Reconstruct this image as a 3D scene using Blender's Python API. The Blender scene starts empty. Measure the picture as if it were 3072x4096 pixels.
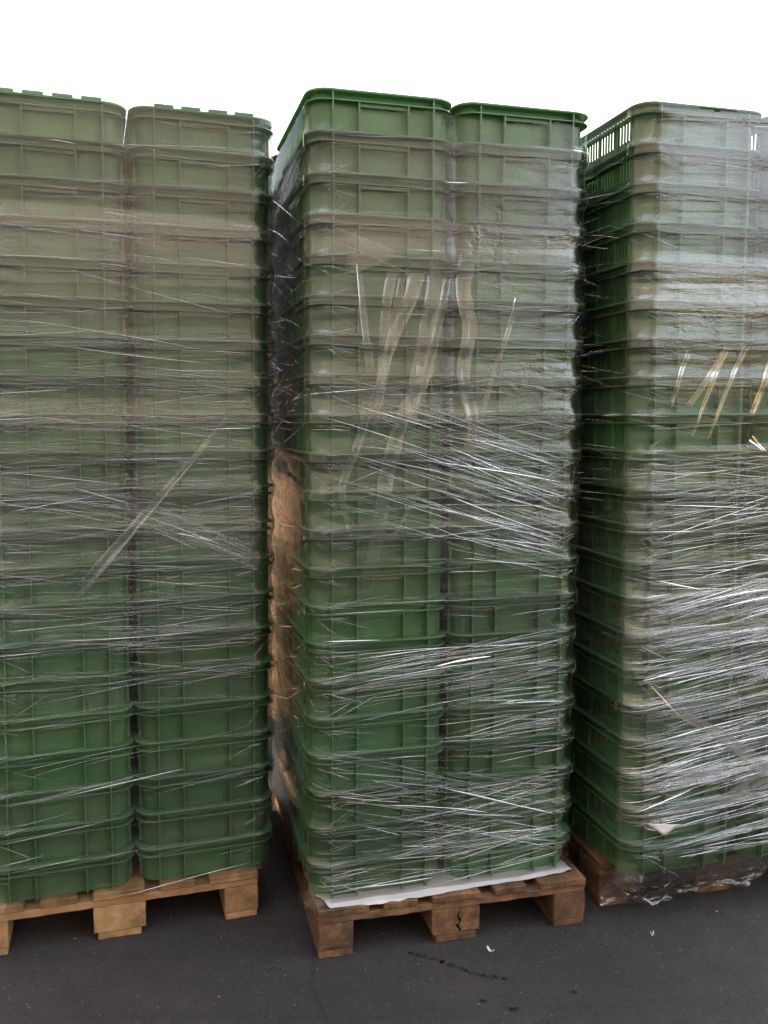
import bpy, bmesh, math, random
import numpy as np
from mathutils import Vector, Matrix
R = math.radians
SC = bpy.context.scene
COL = SC.collection

# ------------------------------------------------------------------ camera, sky, sun, exposure
cam = bpy.data.cameras.new('camera'); camo = bpy.data.objects.new('camera', cam); COL.objects.link(camo)
camo.location = (0, 0, 1.4905); camo.rotation_euler = (math.pi / 2 - 0.1022, 0, 0)
cam.sensor_width = 36; cam.lens = 31.84; cam.clip_start = 0.05; cam.clip_end = 2000
SC.camera = camo
SUN_AZ, SUN_EL = R(27), R(40)            # azimuth from +Y towards +X: behind the stacks, to the right
W = bpy.data.worlds.new('World'); SC.world = W; W.use_nodes = True
nt = W.node_tree; bg = nt.nodes['Background']
sky = nt.nodes.new('ShaderNodeTexSky'); sky.sky_type = 'NISHITA'; sky.sun_disc = False
sky.sun_elevation = SUN_EL; sky.sun_rotation = SUN_AZ
sky.air_density = 1.0; sky.dust_density = 6.0; sky.ozone_density = 1.0
# broken bright cloud over the Nishita sky; unseen bank added behind right brightens film
_g = nt.nodes.new('ShaderNodeTexCoord'); _n = nt.nodes.new('ShaderNodeTexNoise'); _r = nt.nodes.new('ShaderNodeValToRGB'); _m = nt.nodes.new('ShaderNodeMix'); _m.data_type = 'RGBA'
_n.inputs['Scale'].default_value = 2.1; _n.inputs['Detail'].default_value = 7; _n.inputs['Roughness'].default_value = 0.58; _n.inputs['Distortion'].default_value = 0.3
_r.color_ramp.elements[0].position = 0.44; _r.color_ramp.elements[1].position = 0.64
nt.links.new(_g.outputs['Generated'], _n.inputs['Vector']); _d = nt.nodes.new('ShaderNodeVectorMath'); _d.operation = 'DOT_PRODUCT'; _d.inputs[1].default_value = (0.78, -0.58, 0.22); nt.links.new(_g.outputs['Generated'], _d.inputs[0])
_a = nt.nodes.new('ShaderNodeMath'); _a.operation = 'MULTIPLY_ADD'; _a.inputs[1].default_value = 0.16; nt.links.new(_d.outputs['Value'], _a.inputs[0]); nt.links.new(_n.outputs[0], _a.inputs[2])
nt.links.new(_a.outputs[0], _r.inputs[0]); nt.links.new(_r.outputs[0], _m.inputs[0])
nt.links.new(sky.outputs[0], _m.inputs[6]); _m.inputs[7].default_value = (10.2, 10.8, 12.0, 1)
nt.links.new(_m.outputs[2], bg.inputs[0]); bg.inputs[1].default_value = 0.12
sl = bpy.data.lights.new('sun', 'SUN'); sl.energy = 3.5; sl.angle = R(0.5); sl.color = (1.0, 0.93, 0.82)
so = bpy.data.objects.new('sun', sl); COL.objects.link(so)
d = Vector((math.sin(SUN_AZ) * math.cos(SUN_EL), math.cos(SUN_AZ) * math.cos(SUN_EL), math.sin(SUN_EL)))
so.rotation_euler = d.to_track_quat('Z', 'Y').to_euler()
SC.view_settings.view_transform = 'Standard'; SC.view_settings.look = 'None'
SC.view_settings.gamma = 1; SC.view_settings.exposure = 1.5
SC.render.engine = 'CYCLES'
cy = SC.cycles; cy.max_bounces = 8; cy.diffuse_bounces = 4; cy.glossy_bounces = 4; cy.transmission_bounces = 4
cy.transparent_max_bounces = 24; cy.caustics_reflective = False; cy.caustics_refractive = False
cy.sample_clamp_indirect = 3.0; cy.use_denoising = True; cy.denoising_prefilter = 'NONE'; cy.use_adaptive_sampling = False; cy.blur_glossy = 0.3

# ------------------------------------------------------------------ helpers
def tag(o, label=None, cat=None, group=None, kind=None):
    if label: o['label'] = label
    if cat: o['category'] = cat
    if group: o['group'] = group
    if kind: o['kind'] = kind
    return o

def empty(name, loc=(0, 0, 0), rz=0.0):
    o = bpy.data.objects.new(name, None); COL.objects.link(o); o.empty_display_size = 0.1
    o.location = loc; o.rotation_euler = (0, 0, rz); return o

def link(name, me, parent=None):
    o = bpy.data.objects.new(name, me); COL.objects.link(o)
    if parent: o.parent = parent
    return o

def mesh_np(name, V, F, mats, smooth=True, attrs=None, matidx=None, uv=None):
    V = np.asarray(V, np.float32); F = np.asarray(F, np.int32)
    me = bpy.data.meshes.new(name)
    me.vertices.add(len(V)); me.vertices.foreach_set('co', V.ravel())
    k = F.shape[1]
    me.loops.add(F.size); me.loops.foreach_set('vertex_index', F.ravel())
    me.polygons.add(len(F))
    me.polygons.foreach_set('loop_start', np.arange(len(F), dtype=np.int32) * k)
    me.polygons.foreach_set('loop_total', np.full(len(F), k, np.int32))
    me.polygons.foreach_set('use_smooth', np.full(len(F), smooth))
    for m in mats: me.materials.append(m)
    if matidx is not None: me.polygons.foreach_set('material_index', np.asarray(matidx, np.int32))
    if attrs:
        for n, a in attrs.items():
            at = me.attributes.new(n, 'FLOAT', 'POINT'); at.data.foreach_set('value', np.asarray(a, np.float32))
    if uv is not None:
        l = me.uv_layers.new(name='UVMap'); l.data.foreach_set('uv', np.asarray(uv, np.float32)[F.ravel()].ravel())
    me.update(); me.validate(); return me

def bm_mesh(name, bm, mat, smooth_angle=None):
    me = bpy.data.meshes.new(name); bm.normal_update(); bm.to_mesh(me); bm.free()
    me.materials.append(mat)
    if smooth_angle is not None:
        me.polygons.foreach_set('use_smooth', np.ones(len(me.polygons), bool)); me.set_sharp_from_angle(angle=R(smooth_angle))
    return me

def box(bm, x0, x1, y0, y1, z0, z1):
    v = [bm.verts.new(p) for p in ((x0,y0,z0),(x1,y0,z0),(x1,y1,z0),(x0,y1,z0),(x0,y0,z1),(x1,y0,z1),(x1,y1,z1),(x0,y1,z1))]
    for f in ((3,2,1,0),(4,5,6,7),(0,1,5,4),(1,2,6,5),(2,3,7,6),(3,0,4,7)): bm.faces.new([v[i] for i in f])

def rrect(hx, hy, r, n=7):
    pts = []
    for cx, cyy, a0 in ((hx-r, hy-r, 0), (-(hx-r), hy-r, 90), (-(hx-r), -(hy-r), 180), (hx-r, -(hy-r), 270)):
        for i in range(n + 1):
            a = R(a0 + 90 * i / n); pts.append((cx + r * math.cos(a), cyy + r * math.sin(a)))
    return pts

def loft(bm, rings, closed_loop=False, cap=False):
    """rings: list of (pts2d, z); quads between; closed_loop joins last ring to first"""
    vs = [[bm.verts.new((p[0], p[1], z)) for p in pts] for pts, z in rings]
    n = len(vs[0]); m = len(vs)
    for i in range(m if closed_loop else m - 1):
        a, b = vs[i], vs[(i + 1) % m]
        for j in range(n):
            bm.faces.new((a[j], a[(j+1) % n], b[(j+1) % n], b[j]))
    return vs

# ------------------------------------------------------------------ materials
def mat(name):
    m = bpy.data.materials.new(name); m.use_nodes = True
    n = m.node_tree.nodes; l = m.node_tree.links
    for x in list(n): n.remove(x)
    out = n.new('ShaderNodeOutputMaterial'); return m, n, l, out

def nd(n, t, **kw):
    x = n.new(t)
    for k, v in kw.items():
        if k.startswith('i_'):
            key = k[2:]; x.inputs[int(key) if key.isdigit() else key].default_value = v
        else: setattr(x, k, v)
    return x

def ramp(n, stops, interp='LINEAR'):
    r = n.new('ShaderNodeValToRGB'); r.color_ramp.interpolation = interp
    e = r.color_ramp.elements
    while len(e) < len(stops): e.new(0.5)
    for el, (p, c) in zip(e, stops):
        el.position = p; el.color = (c[0], c[1], c[2], 1) if hasattr(c, '__len__') else (c, c, c, 1)
    return r

def mix(n, l, fac, a, b, bt='MIX'):
    x = n.new('ShaderNodeMix'); x.data_type = 'RGBA'; x.blend_type = bt
    for s, v in ((x.inputs[0], fac), (x.inputs[6], a), (x.inputs[7], b)):
        if hasattr(v, 'is_linked') or isinstance(v, bpy.types.NodeSocket): l.new(v, s)
        elif hasattr(v, '__len__'): s.default_value = (*v[:3], 1)
        else: s.default_value = v
    return x.outputs[2]

def math_(n, l, op, a, b=None, c=None, clamp=False):
    x = n.new('ShaderNodeMath'); x.operation = op; x.use_clamp = clamp
    for s, v in zip(x.inputs, (a, b, c)):
        if v is None: continue
        if isinstance(v, bpy.types.NodeSocket): l.new(v, s)
        else: s.default_value = v
    return x.outputs[0]

def plastic_mat():
    m, n, l, out = mat('green_plastic')
    tc = nd(n, 'ShaderNodeTexCoord'); oi = nd(n, 'ShaderNodeObjectInfo')
    mp = nd(n, 'ShaderNodeMapping'); l.new(tc.outputs['Object'], mp.inputs['Vector']); l.new(oi.outputs['Color'], mp.inputs['Location'])
    n1 = nd(n, 'ShaderNodeTexNoise', i_Scale=9.0, i_Detail=5.0, i_Roughness=0.65); l.new(mp.outputs[0], n1.inputs['Vector'])
    mp2 = nd(n, 'ShaderNodeMapping'); mp2.inputs['Scale'].default_value = (60, 60, 3); l.new(mp.outputs[0], mp2.inputs['Vector'])
    n2 = nd(n, 'ShaderNodeTexNoise', i_Scale=1.0, i_Detail=3.0); l.new(mp2.outputs[0], n2.inputs['Vector'])
    c0 = mix(n, l, ramp_out(n, l, n1.outputs[0], [(0.35, 0.0), (0.7, 1.0)]), (0.088, 0.205, 0.092), (0.125, 0.238, 0.122))
    c1 = mix(n, l, math_(n, l, 'MULTIPLY', ramp_out(n, l, n2.outputs[0], [(0.55, 0.0), (0.75, 1.0)]), 0.30), c0, (0.16, 0.22, 0.14))
    sep = nd(n, 'ShaderNodeSeparateColor'); l.new(oi.outputs['Color'], sep.inputs[0])
    hs = nd(n, 'ShaderNodeHueSaturation'); l.new(c1, hs.inputs['Color'])
    l.new(math_(n, l, 'MULTIPLY_ADD', sep.outputs[0], 0.03, 0.485), hs.inputs['Hue'])
    l.new(math_(n, l, 'MULTIPLY_ADD', sep.outputs[1], 0.25, 0.88), hs.inputs['Saturation'])
    l.new(math_(n, l, 'MULTIPLY_ADD', sep.outputs[2], 0.45, 0.80), hs.inputs['Value'])
    b = nd(n, 'ShaderNodeBsdfPrincipled', i_Roughness=0.42); l.new(hs.outputs[0], b.inputs['Base Color'])
    l.new(math_(n, l, 'MULTIPLY_ADD', n1.outputs[0], 0.3, 0.3), b.inputs['Roughness'])
    bp = nd(n, 'ShaderNodeBump', i_Strength=0.12, i_Distance=0.002); l.new(n2.outputs[0], bp.inputs['Height']); l.new(bp.outputs[0], b.inputs['Normal'])
    tr = nd(n, 'ShaderNodeBsdfTranslucent')
    trc = mix(n, l, 1.0, hs.outputs[0], (1.4, 1.75, 0.95), 'MULTIPLY'); l.new(trc, tr.inputs['Color'])
    ms = nd(n, 'ShaderNodeMixShader', i_0=0.15); l.new(b.outputs[0], ms.inputs[1]); l.new(tr.outputs[0], ms.inputs[2])
    l.new(ms.outputs[0], out.inputs[0]); return m

def ramp_out(n, l, src, stops):
    r = ramp(n, stops); l.new(src, r.inputs[0]); return r.outputs[0]

def film_mat(name, refl_k, haze_k, rough, fold=False, bump=1.0):
    m, n, l, out = mat(name)
    at = nd(n, 'ShaderNodeAttribute', attribute_name='layers'); lay = at.outputs['Fac']
    tc = nd(n, 'ShaderNodeTexCoord')
    nrm = None
    if not fold:
        def streak(sx, sy, rot, detail=4.0):
            mp = nd(n, 'ShaderNodeMapping'); mp.inputs['Rotation'].default_value = (0, 0, R(rot)); mp.inputs['Scale'].default_value = (1, 1, 1)
            l.new(tc.outputs['UV'], mp.inputs['Vector'])
            mp2 = nd(n, 'ShaderNodeMapping'); mp2.inputs['Scale'].default_value = (sx, sy, 1); l.new(mp.outputs[0], mp2.inputs['Vector'])
            t = nd(n, 'ShaderNodeTexNoise', i_Scale=1.0, i_Detail=detail, i_Roughness=0.6, i_Distortion=0.15); l.new(mp2.outputs[0], t.inputs['Vector'])
            return t.outputs[0]
        a = streak(2.4, 100, -3); b2 = streak(3.2, 260, 5); c = streak(4.0, 190, -13); big = streak(7, 12, 10, 2.0)
        h = math_(n, l, 'ADD', math_(n, l, 'MULTIPLY', a, 1.2), math_(n, l, 'ADD', math_(n, l, 'MULTIPLY', b2, 0.7), math_(n, l, 'MULTIPLY', c, 0.6)))
        h = math_(n, l, 'ADD', h, math_(n, l, 'MULTIPLY', big, 1.6))
        cr = streak(26, 34, 25, 2.0); cr = math_(n, l, 'ABSOLUTE', math_(n, l, 'SUBTRACT', cr, 0.5)); mk = streak(5, 6, 40, 3.0)
        h = math_(n, l, 'ADD', h, math_(n, l, 'MULTIPLY', math_(n, l, 'MULTIPLY', cr, -4.5), ramp_out(n, l, mk, [(0.54, 0.0), (0.64, 1.0)])))
        ab = nd(n, 'ShaderNodeAttribute', attribute_name='ripple')
        bp = nd(n, 'ShaderNodeBump', i_Strength=1.0, i_Distance=0.0009 * bump); l.new(math_(n, l, 'MULTIPLY', h, ab.outputs['Fac']), bp.inputs['Height']); nrm = bp.outputs[0]
        ripple = ramp_out(n, l, b2, [(0.52, 0.0), (0.72, 1.0)])
    fr = nd(n, 'ShaderNodeFresnel', i_IOR=1.5)
    if nrm: l.new(nrm, fr.inputs['Normal'])
    f = math_(n, l, 'MULTIPLY', math_(n, l, 'MULTIPLY', fr.outputs[0], refl_k), lay)
    if fold: f = math_(n, l, 'ADD', f, math_(n, l, 'MULTIPLY', lay, 0.10))
    f = math_(n, l, 'MINIMUM', f, 0.52 if not fold else 0.85)
    gl = nd(n, 'ShaderNodeBsdfGlossy', i_Roughness=rough); gl.inputs['Color'].default_value = (0.98, 0.97, 0.96, 1)
    if nrm: l.new(nrm, gl.inputs['Normal'])
    tp = nd(n, 'ShaderNodeBsdfTransparent'); tp.inputs['Color'].default_value = (0.95, 0.95, 0.945, 1)
    df = nd(n, 'ShaderNodeBsdfDiffuse'); df.inputs['Color'].default_value = (0.8, 0.79, 0.78, 1)
    tl = nd(n, 'ShaderNodeBsdfTranslucent'); tl.inputs['Color'].default_value = (0.8, 0.78, 0.75, 1)
    wh = nd(n, 'ShaderNodeMixShader', i_0=0.35); l.new(df.outputs[0], wh.inputs[1]); l.new(tl.outputs[0], wh.inputs[2])
    hz = math_(n, l, 'MULTIPLY', lay, haze_k)
    if not fold: hz = math_(n, l, 'MULTIPLY', hz, math_(n, l, 'MULTIPLY_ADD', ripple, 2.0, 0.4))
    hz = math_(n, l, 'MINIMUM', hz, 0.8)
    body = nd(n, 'ShaderNodeMixShader'); l.new(hz, body.inputs[0]); l.new(tp.outputs[0], body.inputs[1]); l.new(wh.outputs[0], body.inputs[2])
    s = nd(n, 'ShaderNodeMixShader'); l.new(f, s.inputs[0]); l.new(body.outputs[0], s.inputs[1]); l.new(gl.outputs[0], s.inputs[2])
    l.new(s.outputs[0], out.inputs[0]); return m

def wood_mat(name, ca, cb, stain, scale):
    m, n, l, out = mat(name)
    tc = nd(n, 'ShaderNodeTexCoord'); oi = nd(n, 'ShaderNodeObjectInfo')
    mp = nd(n, 'ShaderNodeMapping'); mp.inputs['Scale'].default_value = scale; l.new(tc.outputs['Object'], mp.inputs['Vector'])
    rr = nd(n, 'ShaderNodeCombineXYZ')
    for i in range(3): l.new(math_(n, l, 'MULTIPLY', oi.outputs['Random'], 31.0 + 17 * i), rr.inputs[i])
    l.new(rr.outputs[0], mp.inputs['Location'])
    g = nd(n, 'ShaderNodeTexNoise', i_Scale=1.0, i_Detail=6.0, i_Roughness=0.6, i_Distortion=0.6); l.new(mp.outputs[0], g.inputs['Vector'])
    c = mix(n, l, ramp_out(n, l, g.outputs[0], [(0.3, 0.0), (0.7, 1.0)]), ca, cb)
    st = nd(n, 'ShaderNodeTexNoise', i_Scale=11.0, i_Detail=6.0, i_Roughness=0.7); 
    mp2 = nd(n, 'ShaderNodeMapping'); l.new(tc.outputs['Object'], mp2.inputs['Vector']); l.new(rr.outputs[0], mp2.inputs['Location']); l.new(mp2.outputs[0], st.inputs['Vector'])
    c = mix(n, l, math_(n, l, 'MULTIPLY', ramp_out(n, l, st.outputs[0], [(0.42, 0.0), (0.62, 1.0)]), 0.85), c, stain)
    v = math_(n, l, 'MULTIPLY_ADD', oi.outputs['Random'], 0.5, 0.72)
    hs = nd(n, 'ShaderNodeHueSaturation'); l.new(c, hs.inputs['Color']); l.new(v, hs.inputs['Value'])
    b = nd(n, 'ShaderNodeBsdfPrincipled', i_Roughness=0.8); l.new(hs.outputs[0], b.inputs['Base Color'])
    bp = nd(n, 'ShaderNodeBump', i_Strength=0.9, i_Distance=0.005); l.new(g.outputs[0], bp.inputs['Height']); l.new(bp.outputs[0], b.inputs['Normal'])
    l.new(b.outputs[0], out.inputs[0]); return m

def simple_mat(name, ca, cb, scale, rough=0.8, bump=0.3, dist=0.002):
    m, n, l, out = mat(name)
    tc = nd(n, 'ShaderNodeTexCoord')
    t = nd(n, 'ShaderNodeTexNoise', i_Scale=scale, i_Detail=6.0, i_Roughness=0.65); l.new(tc.outputs['Object'], t.inputs['Vector'])
    b = nd(n, 'ShaderNodeBsdfPrincipled', i_Roughness=rough); l.new(mix(n, l, ramp_out(n, l, t.outputs[0], [(0.3, 0.0), (0.7, 1.0)]), ca, cb), b.inputs['Base Color'])
    bp = nd(n, 'ShaderNodeBump', i_Strength=bump, i_Distance=dist); l.new(t.outputs[0], bp.inputs['Height']); l.new(bp.outputs[0], b.inputs['Normal'])
    l.new(b.outputs[0], out.inputs[0]); return m

def asphalt_mat():
    m, n, l, out = mat('asphalt')
    tc = nd(n, 'ShaderNodeTexCoord'); P = tc.outputs['Object']
    def noise(sc, det, rg=0.6):
        t = nd(n, 'ShaderNodeTexNoise', i_Scale=sc, i_Detail=det, i_Roughness=rg); l.new(P, t.inputs['Vector']); return t.outputs[0]
    big = noise(1.3, 4); mid = noise(11, 5); fine = noise(160, 4, 0.7)
    c = mix(n, l, ramp_out(n, l, big, [(0.35, 0.0), (0.65, 1.0)]), (0.024, 0.0208, 0.0218), (0.044, 0.038, 0.039))
    c = mix(n, l, math_(n, l, 'MULTIPLY', ramp_out(n, l, mid, [(0.4, 0.0), (0.7, 1.0)]), 0.5), c, (0.022, 0.020, 0.021))
    c = mix(n, l, math_(n, l, 'MULTIPLY', ramp_out(n, l, fine, [(0.35, 1.0), (0.5, 0.0)]), 0.6), c, (0.02, 0.019, 0.02))
    mpb = nd(n, 'ShaderNodeMapping'); mpb.inputs['Rotation'].default_value = (0, 0, R(-4)); mpb.inputs['Scale'].default_value = (0.35, 9.0, 1); l.new(P, mpb.inputs['Vector'])
    tb = nd(n, 'ShaderNodeTexNoise', i_Scale=1.0, i_Detail=3.0, i_Roughness=0.6); l.new(mpb.outputs[0], tb.inputs['Vector'])
    c = mix(n, l, math_(n, l, 'MULTIPLY', ramp_out(n, l, tb.outputs[0], [(0.52, 0.0), (0.66, 1.0)]), 0.65), c, (0.020, 0.018, 0.019))
    g2 = noise(60, 5, 0.7)
    c = mix(n, l, math_(n, l, 'MULTIPLY', ramp_out(n, l, g2, [(0.5, 0.0), (0.7, 1.0)]), 0.5), c, (0.075, 0.066, 0.066))
    v = nd(n, 'ShaderNodeTexVoronoi', i_Scale=140.0); l.new(P, v.inputs['Vector'])
    sp = nd(n, 'ShaderNodeSeparateColor'); l.new(v.outputs['Color'], sp.inputs[0])
    spk = math_(n, l, 'MULTIPLY', ramp_out(n, l, sp.outputs[0], [(0.985, 0.0), (0.995, 1.0)]), ramp_out(n, l, v.outputs['Distance'], [(0.25, 1.0), (0.4, 0.0)]))
    c = mix(n, l, math_(n, l, 'MULTIPLY', spk, 0.8), c, (0.22, 0.2, 0.2))
    b = nd(n, 'ShaderNodeBsdfPrincipled', i_Roughness=0.8); l.new(c, b.inputs['Base Color'])
    l.new(math_(n, l, 'MULTIPLY_ADD', mid, 0.2, 0.75), b.inputs['Roughness'])
    bp = nd(n, 'ShaderNodeBump', i_Strength=1.0, i_Distance=0.006)
    l.new(math_(n, l, 'ADD', math_(n, l, 'MULTIPLY', fine, 1.0), math_(n, l, 'ADD', math_(n, l, 'MULTIPLY', mid, 1.2), math_(n, l, 'MULTIPLY', g2, 0.9))), bp.inputs['Height'])
    l.new(bp.outputs[0], b.inputs['Normal'])
    l.new(b.outputs[0], out.inputs[0]); return m

M_PL = plastic_mat()
M_FILM = film_mat('clear_film', 1.02, 0.006, 0.04)
M_FOLD = film_mat('film_fold', 2.6, 0.06, 0.10, fold=True)
M_TAIL = film_mat('film_tail', 1.25, 0.085, 0.12, fold=False, bump=0.6)
WA = [wood_mat('worn_wood_lengthwise', (0.26, 0.130, 0.056), (0.090, 0.045, 0.022), (0.045, 0.029, 0.021), (26, 2.2, 26)),
      wood_mat('worn_wood_crosswise', (0.29, 0.150, 0.066), (0.105, 0.054, 0.025), (0.055, 0.034, 0.023), (2.2, 26, 26))]
WB = [wood_mat('fresh_wood_lengthwise', (0.50, 0.31, 0.15), (0.36, 0.20, 0.09), (0.20, 0.11, 0.05), (26, 2.2, 26)),
      wood_mat('fresh_wood_crosswise', (0.52, 0.33, 0.16), (0.38, 0.21, 0.09), (0.24, 0.13, 0.06), (2.2, 26, 26))]
M_PAPER = simple_mat('paper', (0.60, 0.575, 0.57), (0.50, 0.475, 0.47), 10, 0.85, 0.25, 0.003)
M_ASPH = asphalt_mat()

# ------------------------------------------------------------------ ground
bm = bmesh.new(); box(bm, -300, 300, -300, 300, -0.5, 0.0)
tag(link('ground', bm_mesh('ground', bm, M_ASPH)), 'dark grey asphalt yard under the pallets', kind='structure')
M_DIRT = simple_mat('dry_dirt', (0.40, 0.205, 0.088), (0.15, 0.072, 0.032), 0.9, 0.95, 0.5, 0.02)
bm = bmesh.new(); box(bm, -60, 60, 4.35, 30, -0.1, 0.006)
tag(link('dirt_lot', bm_mesh('dirt_lot', bm, M_DIRT)), 'dry tan earth lot behind the pallets', kind='structure')

def rag_strip(name, pts, w, matl, z, seed, seg=10, gap=0.0, kind='structure', label=None):
    """ragged flat mark on the ground following pts"""
    rnd = random.Random(seed); bm = bmesh.new()
    P = []
    for (a, b) in zip(pts[:-1], pts[1:]):
        for i in range(seg): P.append(Vector(a).lerp(Vector(b), i / seg))
    P.append(Vector(pts[-1]))
    P = [p + Vector((rnd.uniform(-1, 1), rnd.uniform(-1, 1))) * w * 0.7 for p in P]
    prev = None
    for i, p in enumerate(P):
        t = (P[min(i+1, len(P)-1)] - P[max(i-1, 0)]).normalized(); nn = Vector((-t.y, t.x))
        ww = w * rnd.uniform(0.25, 1.0) * 0.5
        a = bm.verts.new((p.x + nn.x*ww, p.y + nn.y*ww, z)); b = bm.verts.new((p.x - nn.x*ww*rnd.uniform(.5,1.4), p.y - nn.y*ww, z))
        if prev and rnd.random() >= gap: bm.faces.new((prev[1], b, a, prev[0]))
        prev = (a, b)
    for v in [v for v in bm.verts if not v.link_faces]: bm.verts.remove(v)
    return tag(link(name, bm_mesh(name, bm, matl)), label, kind=kind)

M_TAR = simple_mat('tar', (0.016, 0.015, 0.016), (0.03, 0.028, 0.029), 60, 0.6)
M_CRK = simple_mat('crack_dark', (0.016, 0.015, 0.015), (0.028, 0.026, 0.026), 60, 0.95)  # dark grey tone of the crack strip
rag_strip('tar_mark', [(0.073, 2.403), (0.136, 2.373), (0.187, 2.343), (0.252, 2.305), (0.325, 2.285)], 0.011, M_TAR, 0.002, 3, 22, 0.30, label='broken black tar line on the asphalt')
rag_strip('asphalt_crack', [(-0.205, 2.44), (-0.19, 2.354), (-0.194, 2.251), (-0.167, 2.19), (-0.141, 2.116), (-0.12, 1.95)], 0.0045, M_CRK, 0.004, 5, 12, label='thin crack in the asphalt')
for i, (x, y, w) in enumerate([(0.494, 2.223, .007), (0.254, 2.189, .006), (0.328, 2.156, .007)]):
    rag_strip('tar_mark', [(x - w, y), (x + w*.4, y + w*.4), (x + w, y - w*.2)], w*1.2, M_TAR, 0.004, 20 + i, 4, label='small black tar spot on the asphalt')

# loose grit
rs = np.random.RandomState(4)
GV, GF = [], []
ico = [(0,0,1),(0.9,0,0.3),(0.28,0.85,0.3),(-0.72,0.53,0.3),(-0.72,-0.53,0.3),(0.28,-0.85,0.3),(0,0,-0.3)]
icf = [(0,1,2),(0,2,3),(0,3,4),(0,4,5),(0,5,1),(6,2,1),(6,3,2),(6,4,3),(6,5,4),(6,1,5)]
for i in range(1100):
    x, y = rs.uniform(-1.3, 1.6), rs.uniform(1.9, 3.0); s = (0.0009 if i < 600 else 0.0014) * math.exp(rs.normal(0, 0.5))
    b0 = len(GV)
    for p in ico:
        j = rs.uniform(.7, 1.3, 3); GV.append((x + p[0]*s*j[0]*1.3, y + p[1]*s*j[1]*1.3, max(0.0, p[2]*s*j[2]) + 0.0005))
    GF += [tuple(b0 + k for k in f) for f in icf]
M_GRIT = simple_mat('grit', (0.30, 0.28, 0.26), (0.10, 0.095, 0.09), 90, 0.9)
M_CRUMB = simple_mat('dark_crumb', (0.02, 0.018, 0.018), (0.04, 0.035, 0.034), 90, 0.9)
tag(link('grit', mesh_np('grit', GV, GF, [M_GRIT, M_CRUMB], smooth=False, matidx=[0 if i // 10 < 600 else 1 for i in range(len(GF))])), 'fine pale and dark grit scattered on the asphalt', kind='stuff')

def scrap(x, y, L, w, rz, label, seed):
    rnd = random.Random(seed); bm = bmesh.new(); prev = None; n = 8
    for i in range(n + 1):
        t = i / n; u = (t - .5) * L; h = 0.004 + 0.010 * (2*t - 1)**2 * rnd.uniform(.8, 1.2); ww = w * (0.35 + 0.65 * math.sin(math.pi * (0.15 + 0.7 * t)))
        c = [bm.verts.new((u, -ww/2, h + .002)), bm.verts.new((u + .001, 0, h)), bm.verts.new((u, ww/2, h + .003)), ]
        if prev:
            for k in range(2): bm.faces.new((prev[k], c[k], c[k+1], prev[k+1]))
        prev = c
    o = link('paper_scrap', bm_mesh('paper_scrap', bm, M_PAPER, 40), None); o.location = (x, y, 0.001); o.rotation_euler = (0, 0, rz)
    md = o.modifiers.new('thick', 'SOLIDIFY'); md.thickness = 0.0008
    return tag(o, label, 'paper scrap', 'white scraps lying on the asphalt')
scrap(0.298, 2.402, 0.026, 0.007, R(-50), 'curled white paper scrap on the asphalt below the tar line end', 1)
scrap(0.775, 2.48, 0.010, 0.006, R(20), 'tiny white paper crumb on the asphalt between middle and right pallets', 2)

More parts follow.
